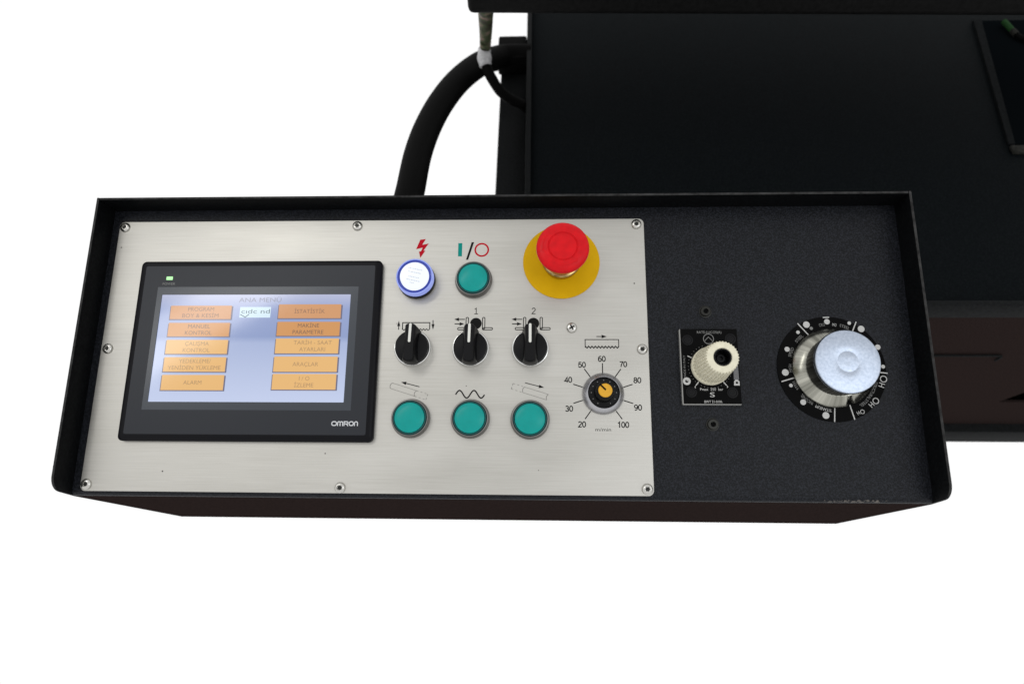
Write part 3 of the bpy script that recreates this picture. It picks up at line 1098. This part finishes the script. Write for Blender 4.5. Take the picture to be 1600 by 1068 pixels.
# ================================================================ speed dial
sd = thing('speed_dial', (380.3, 38.9, 0), 'small round speed dial with amber cap in the middle of the number scale', 'dial')
link('bezel_ring', lathe([(16.2, 0.02), (16.2, 1.6), (15.9, 2.4), (15.2, 3.4), (13.0, 6.2), (12.3, 6.6), (11.9, 6.2), (11.9, 3.0)], 72), M['satin'], sd)
link('dial_face', lathe([(11.85, 3.0), (11.85, 5.6), (11.3, 6.0), (7.6, 6.2)], 64), M['black'], sd)
q = Print(6.35)
for k in range(11):
    a = math.radians(240 - 30 * k)
    q.disc((9.6 * math.cos(a), 9.6 * math.sin(a)), 0.42, 0, 8)
q.build('dial_mark', M['dim_ink'], sd)
kn = link('knob', lathe([(7.6, 5.0), (7.4, 12), (6.6, 16.5), (6.0, 17.2), (5.2, 17.3)], 48, lambda a, r, z, k: r * (1 + (0.02 * math.cos(24 * a) if k in (1, 2) else 0))), M['black'], sd)
cap = link('amber_cap', lathe([(5.25, 16.5), (5.25, 17.8), (4.9, 18.2), (0, 18.3)], 40), M['orange_cap'], kn)
q = Print(18.42)
q.stroke([(0.3, 0.2), (-3.9, 4.4)], 1.3)
q.build('pointer_line', M['black_matte'], kn)

# ================================================================ flow valve with cream knob
fv = thing('flow_valve', (463.6, 60.4, -2), 'cream ribbed knob on a small black lettered valve plate', 'valve')
vp = rrect(-22.6, -30.1, 22.5, 30.1, 0.8, 3)
vp2 = rrect(-22.2, -29.7, 22.1, 29.7, 0.6, 3)
link('valve_plate_edge', prism(vp, 0.02, 3.3), M['gold_side'], fv)
vp2 = rrect(-21.9, -29.4, 22.4, 30.0, 0.6, 3)
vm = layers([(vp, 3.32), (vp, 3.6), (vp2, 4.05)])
for f in vm.polygons:          # metal grey on left and lower chamfers paints in their lit edge
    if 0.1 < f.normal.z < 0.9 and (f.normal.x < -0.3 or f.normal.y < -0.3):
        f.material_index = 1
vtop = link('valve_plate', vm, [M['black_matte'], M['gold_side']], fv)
VZ = 4.12
for (x, y) in ((-16.4, 21.0), (17.0, 22.0), (-15.5, -20.2), (15.9, -20.6)):
    s = link('plate_screw', lathe([(4.3, 3.9), (4.3, 4.3), (3.9, 4.45), (3.2, 4.4), (3.0, 4.1), (2.9, 4.25), (1.5, 4.3), (1.3, 4.15), (0, 4.12)], 24), M['black'], fv, loc=(x, y, 0))
ribs = 34


def rib(a, r, z, k):
    return r * (1 + 0.030 * (1 if math.cos(ribs * a) > -0.2 else -1)) if 3 <= k <= 6 else r


link('knob_skirt', lathe([(14.9, 4.06), (14.9, 8.4), (14.6, 9.0), (13.0, 9.2)], 96), M['cream'], fv)
grip = link('knob_grip', lathe([(13.6, 8.8), (14.2, 9.0), (14.2, 9.6), (14.0, 10.2), (13.2, 22), (12.1, 35), (11.8, 38.6), (11.3, 39.6), (10.4, 40.0),
                                (7.0, 40.0), (6.5, 39.5), (6.4, 30.0)], ribs * 6, rib), M['cream'], fv)
link('bore_liner', lathe([(6.45, 39.7), (6.3, 40.2), (5.5, 40.1), (5.2, 38.0), (5.1, 30.5), (0, 30.4)], 48), M['black'], grip)
link('bore_screw', lathe([(3.6, 30.5), (3.6, 34.0), (3.0, 34.8), (1.6, 34.9), (1.5, 33), (0, 33)], 24), M['black'], grip)
q = Print(VZ)
for k in range(40):
    a = 2 * math.pi * k / 40
    if math.sin(a) > 0.8 and abs(math.cos(a)) < 0.2:
        continue
    q.disc((16.9 * math.cos(a), 16.9 * math.sin(a)), 0.28, 0, 6)
q.build('scale_dot', M['dim_ink'], vtop)
q = Print(VZ)
for a in (154, 232, 308):
    d = Vector((math.cos(math.radians(a)), math.sin(math.radians(a))))
    q.stroke([d * 15.4, d * 19.0], 0.75)
q.stroke([(-11.9, -15.2), (-12.6, -16.4), (-12.2, -17.2)], 0.5)
q.stroke([(12.0, -15.0), (12.6, -16.0), (11.9, -16.8)], 0.5)
q.build('scale_tick', M['white_ink'], vtop)
lettering('valve_lettering', 'RATE-LUCOS(A)', (0.8, 27.4), 1.9, M['dim_ink'], vtop, VZ, width=19)
q = Print(VZ)
q.disc((0, 22.0), 4.2, 0, 28, 3.7)
q.stroke([(-3, 20.4), (0, 23.6), (3, 20.4)], 0.4)
q.build('valve_emblem', M['dim_ink'], vtop)
lettering('valve_lettering', 'MADE IN ITALY', (-19.8, -0.2), 1.5, M['dim_ink'], vtop, VZ, width=18, rot=math.pi / 2)
lettering('valve_lettering', 'Pmax  250  bar', (0.1, -18.0), 2.0, M['white_ink'], vtop, VZ, width=17.5)
lettering('valve_lettering', 'S', (0.4, -22.2), 3.6, M['white_ink'], vtop, VZ, width=3.6)
lettering('valve_lettering', 'BWT 21-0106', (0.8, -27.6), 1.8, M['white_ink'], vtop, VZ, width=13.5)
q = Print(VZ)
q.poly([(17.6, -10.5), (21.6, -10.5), (21.4, 4.0), (17.8, 4.0)])
q.build('valve_label_strip', plain('grey_strip', (0.09, 0.09, 0.095), 0.4), vtop)
lettering('valve_lettering', 'CLOSE OPEN', (19.6, -3.2), 1.5, M['dim_ink'], vtop, VZ + 0.05, width=12, rot=math.pi / 2)
q = Print(VZ + 0.05)
q.disc((-18.6, -11.7), 3.0, 0, 28, 1.25)
q.stroke([(-18.6, -10.5), (-18.0, -11.6)], 0.8)
q.build('turn_mark', M['white_ink'], vtop)
q = Print(VZ + 0.10)
q.poly([(17.4, -15.0), (21.8, -15.0), (21.8, -11.8), (20.4, -10.4), (18.8, -10.4), (17.6, -11.8)])
q.build('turn_mark', M['white_ink'], vtop)
q = Print(VZ + 0.15)
q.disc((19.7, -12.8), 0.95, 0, 12)
q.build('turn_mark', M['black_matte'], vtop)

# ================================================================ blade pressure dial with aluminium knob
pd = thing('material_dial', (557.8, 59.5, -2), 'large aluminium knob on a round black scale with white dots', 'dial')
link('scale_disc', lathe([(41.6, 0.02), (41.6, 0.8), (41.3, 1.0), (20, 1.0)], 96), M['black_matte'], pd)
disc = pd.children[0]
DZ = 1.08


def polar(deg, r):
    return (r * math.cos(math.radians(deg)), r * math.sin(math.radians(deg)))


q = Print(DZ)
for (x0, y0, x1, y1) in ((-22.9, 36.2, -14.6, 26.0), (22.7, 37.5, 18.5, 28.5), (33.0, -2.6, 42.2, -3.7), (10.9, -28.4, 13.5, -39.6),
                         (-0.6, -29.9, -1.8, -41.4), (-39.2, -10.4, -28.6, -7.2), (-2.8, 43.4, 2.1, 43.7)):
    if y0 > 42:
        y0, y1 = 41.0, 41.2
    q = Print(DZ)
    q.stroke([(x0, y0), (x1, y1)], 0.85)
    q.build('sector_line', M['white_ink'], disc)
for (x, y, r) in ((0.1, 37.6, 2.2), (-16.1, 35.2, 2.6), (-23.2, 29.0, 1.4), (-32.8, 15.3, 2.0), (-35.7, -3.2, 2.6), (-32.3, -13.4, 1.4), (-24.1, -26.4, 2.2),
                  (-7.9, -36.5, 2.6), (17.3, 36.4, 1.4), (26.0, 31.7, 2.6), (37.1, 17.0, 2.1), (39.4, 1.6, 1.5)):
    q = Print(DZ)
    q.disc((x, y), r, 0, 24)
    q.build('scale_dot', M['white_ink'], disc)
q = Print(DZ)
q.disc((-12.6, 32.2), 1.3, 0, 16)
q.build('scale_dot', M['dim_ink'], disc)
for word, (x, y), mt in (('CRO', (-4.1, 35.0), 'dim_ink'), ('MO', (5.6, 35.0), 'white_ink'), ('STEEL', (13.4, 33.4), 'dim_ink'),
                         ('STEEL', (-22.8, 24.0), 'dim_ink'), ('SPEED', (-30.0, 13.0), 'dim_ink'), ('HIGH', (-31.6, 0.2), 'dim_ink'),
                         ('STEEL', (-28.8, -13.0), 'dim_ink'), ('INCONEL', (-21.4, -24.4), 'dim_ink'), ('TITANIUM', (-9.2, -31.6), 'white_ink'),
                         ('STRUCTURAL', (29.6, -17.6), 'dim_ink'), ('STEEL', (21.8, -27.0), 'dim_ink')):
    rr = math.hypot(x, y)
    w = len(word) * 1.55
    lettering('scale_lettering', word, (0, 0), 2.3, M[mt], disc, DZ, width=w, bend=(rr, math.atan2(y, x)))
# tube and beam icons in three sizes
for (x, y, s, mt) in ((38.6, -8.2, 1.0, 'white_ink'), (30.8, -25.2, 0.9, 'white_ink'), (19.8, -33.6, 0.62, 'white_ink')):
    a = math.atan2(y, x)
    rr = math.hypot(x, y)
    q = Print(DZ)
    q.disc((x, y), 2.7 * s, 0, 28, 2.05 * s)
    a2 = a - 5.2 * s / rr
    c = Vector((rr * math.cos(a2), rr * math.sin(a2))) * 0.985
    er, et = Vector((math.cos(a2), math.sin(a2))), Vector((math.sin(a2), -math.cos(a2)))
    for k in (-1, 1):
        q.stroke([c + et * 1.3 * s * k - er * 2.2 * s, c + et * 1.3 * s * k + er * 2.2 * s], 0.55 * s)
    q.stroke([c - et * 1.3 * s, c + et * 1.3 * s], 0.55 * s)
    q.build('profile_icon', M[mt], disc)

NOTCH = math.radians(-70)


def notch(a, r, z, k):
    d = abs((a - NOTCH + math.pi) % (2 * math.pi) - math.pi)
    if k <= 4 and d < 0.10:
        return r - 5.0 * (1 - d / 0.10) * (1 if r > 27 else 0.3)
    return r


skirt = link('knob_skirt', lathe([(30.4, 1.02), (30.9, 1.4), (31.0, 3.2), (30.6, 4.2), (27.2, 7.0), (23.9, 9.2), (22.4, 9.4)], 240, notch), M['knob_side'], pd)
M['drum'] = plain('dark_reflection_drum', (0.014, 0.014, 0.013), 0.4, 1.0)  # dark surroundings reflected in the drum are put into its metal colour
drum = link('knob_drum', lathe([(22.6, 8.8), (22.6, 13), (22.9, 25.0)], 180, lambda a, r, z, k: r * (1 + (0.006 * math.cos(45 * a)))), M['drum'], pd)
link('knob_face', lathe([(22.9, 25.0), (23.9, 25.4), (24.1, 26.0), (24.0, 28.0), (23.5, 28.7), (22.6, 28.9), (12, 28.95), (8.4, 28.95), (8.1, 28.88), (7.5, 28.87), (7.2, 28.93),
                         (2.0, 28.93), (0, 28.9)], 96), M['spun'], drum)
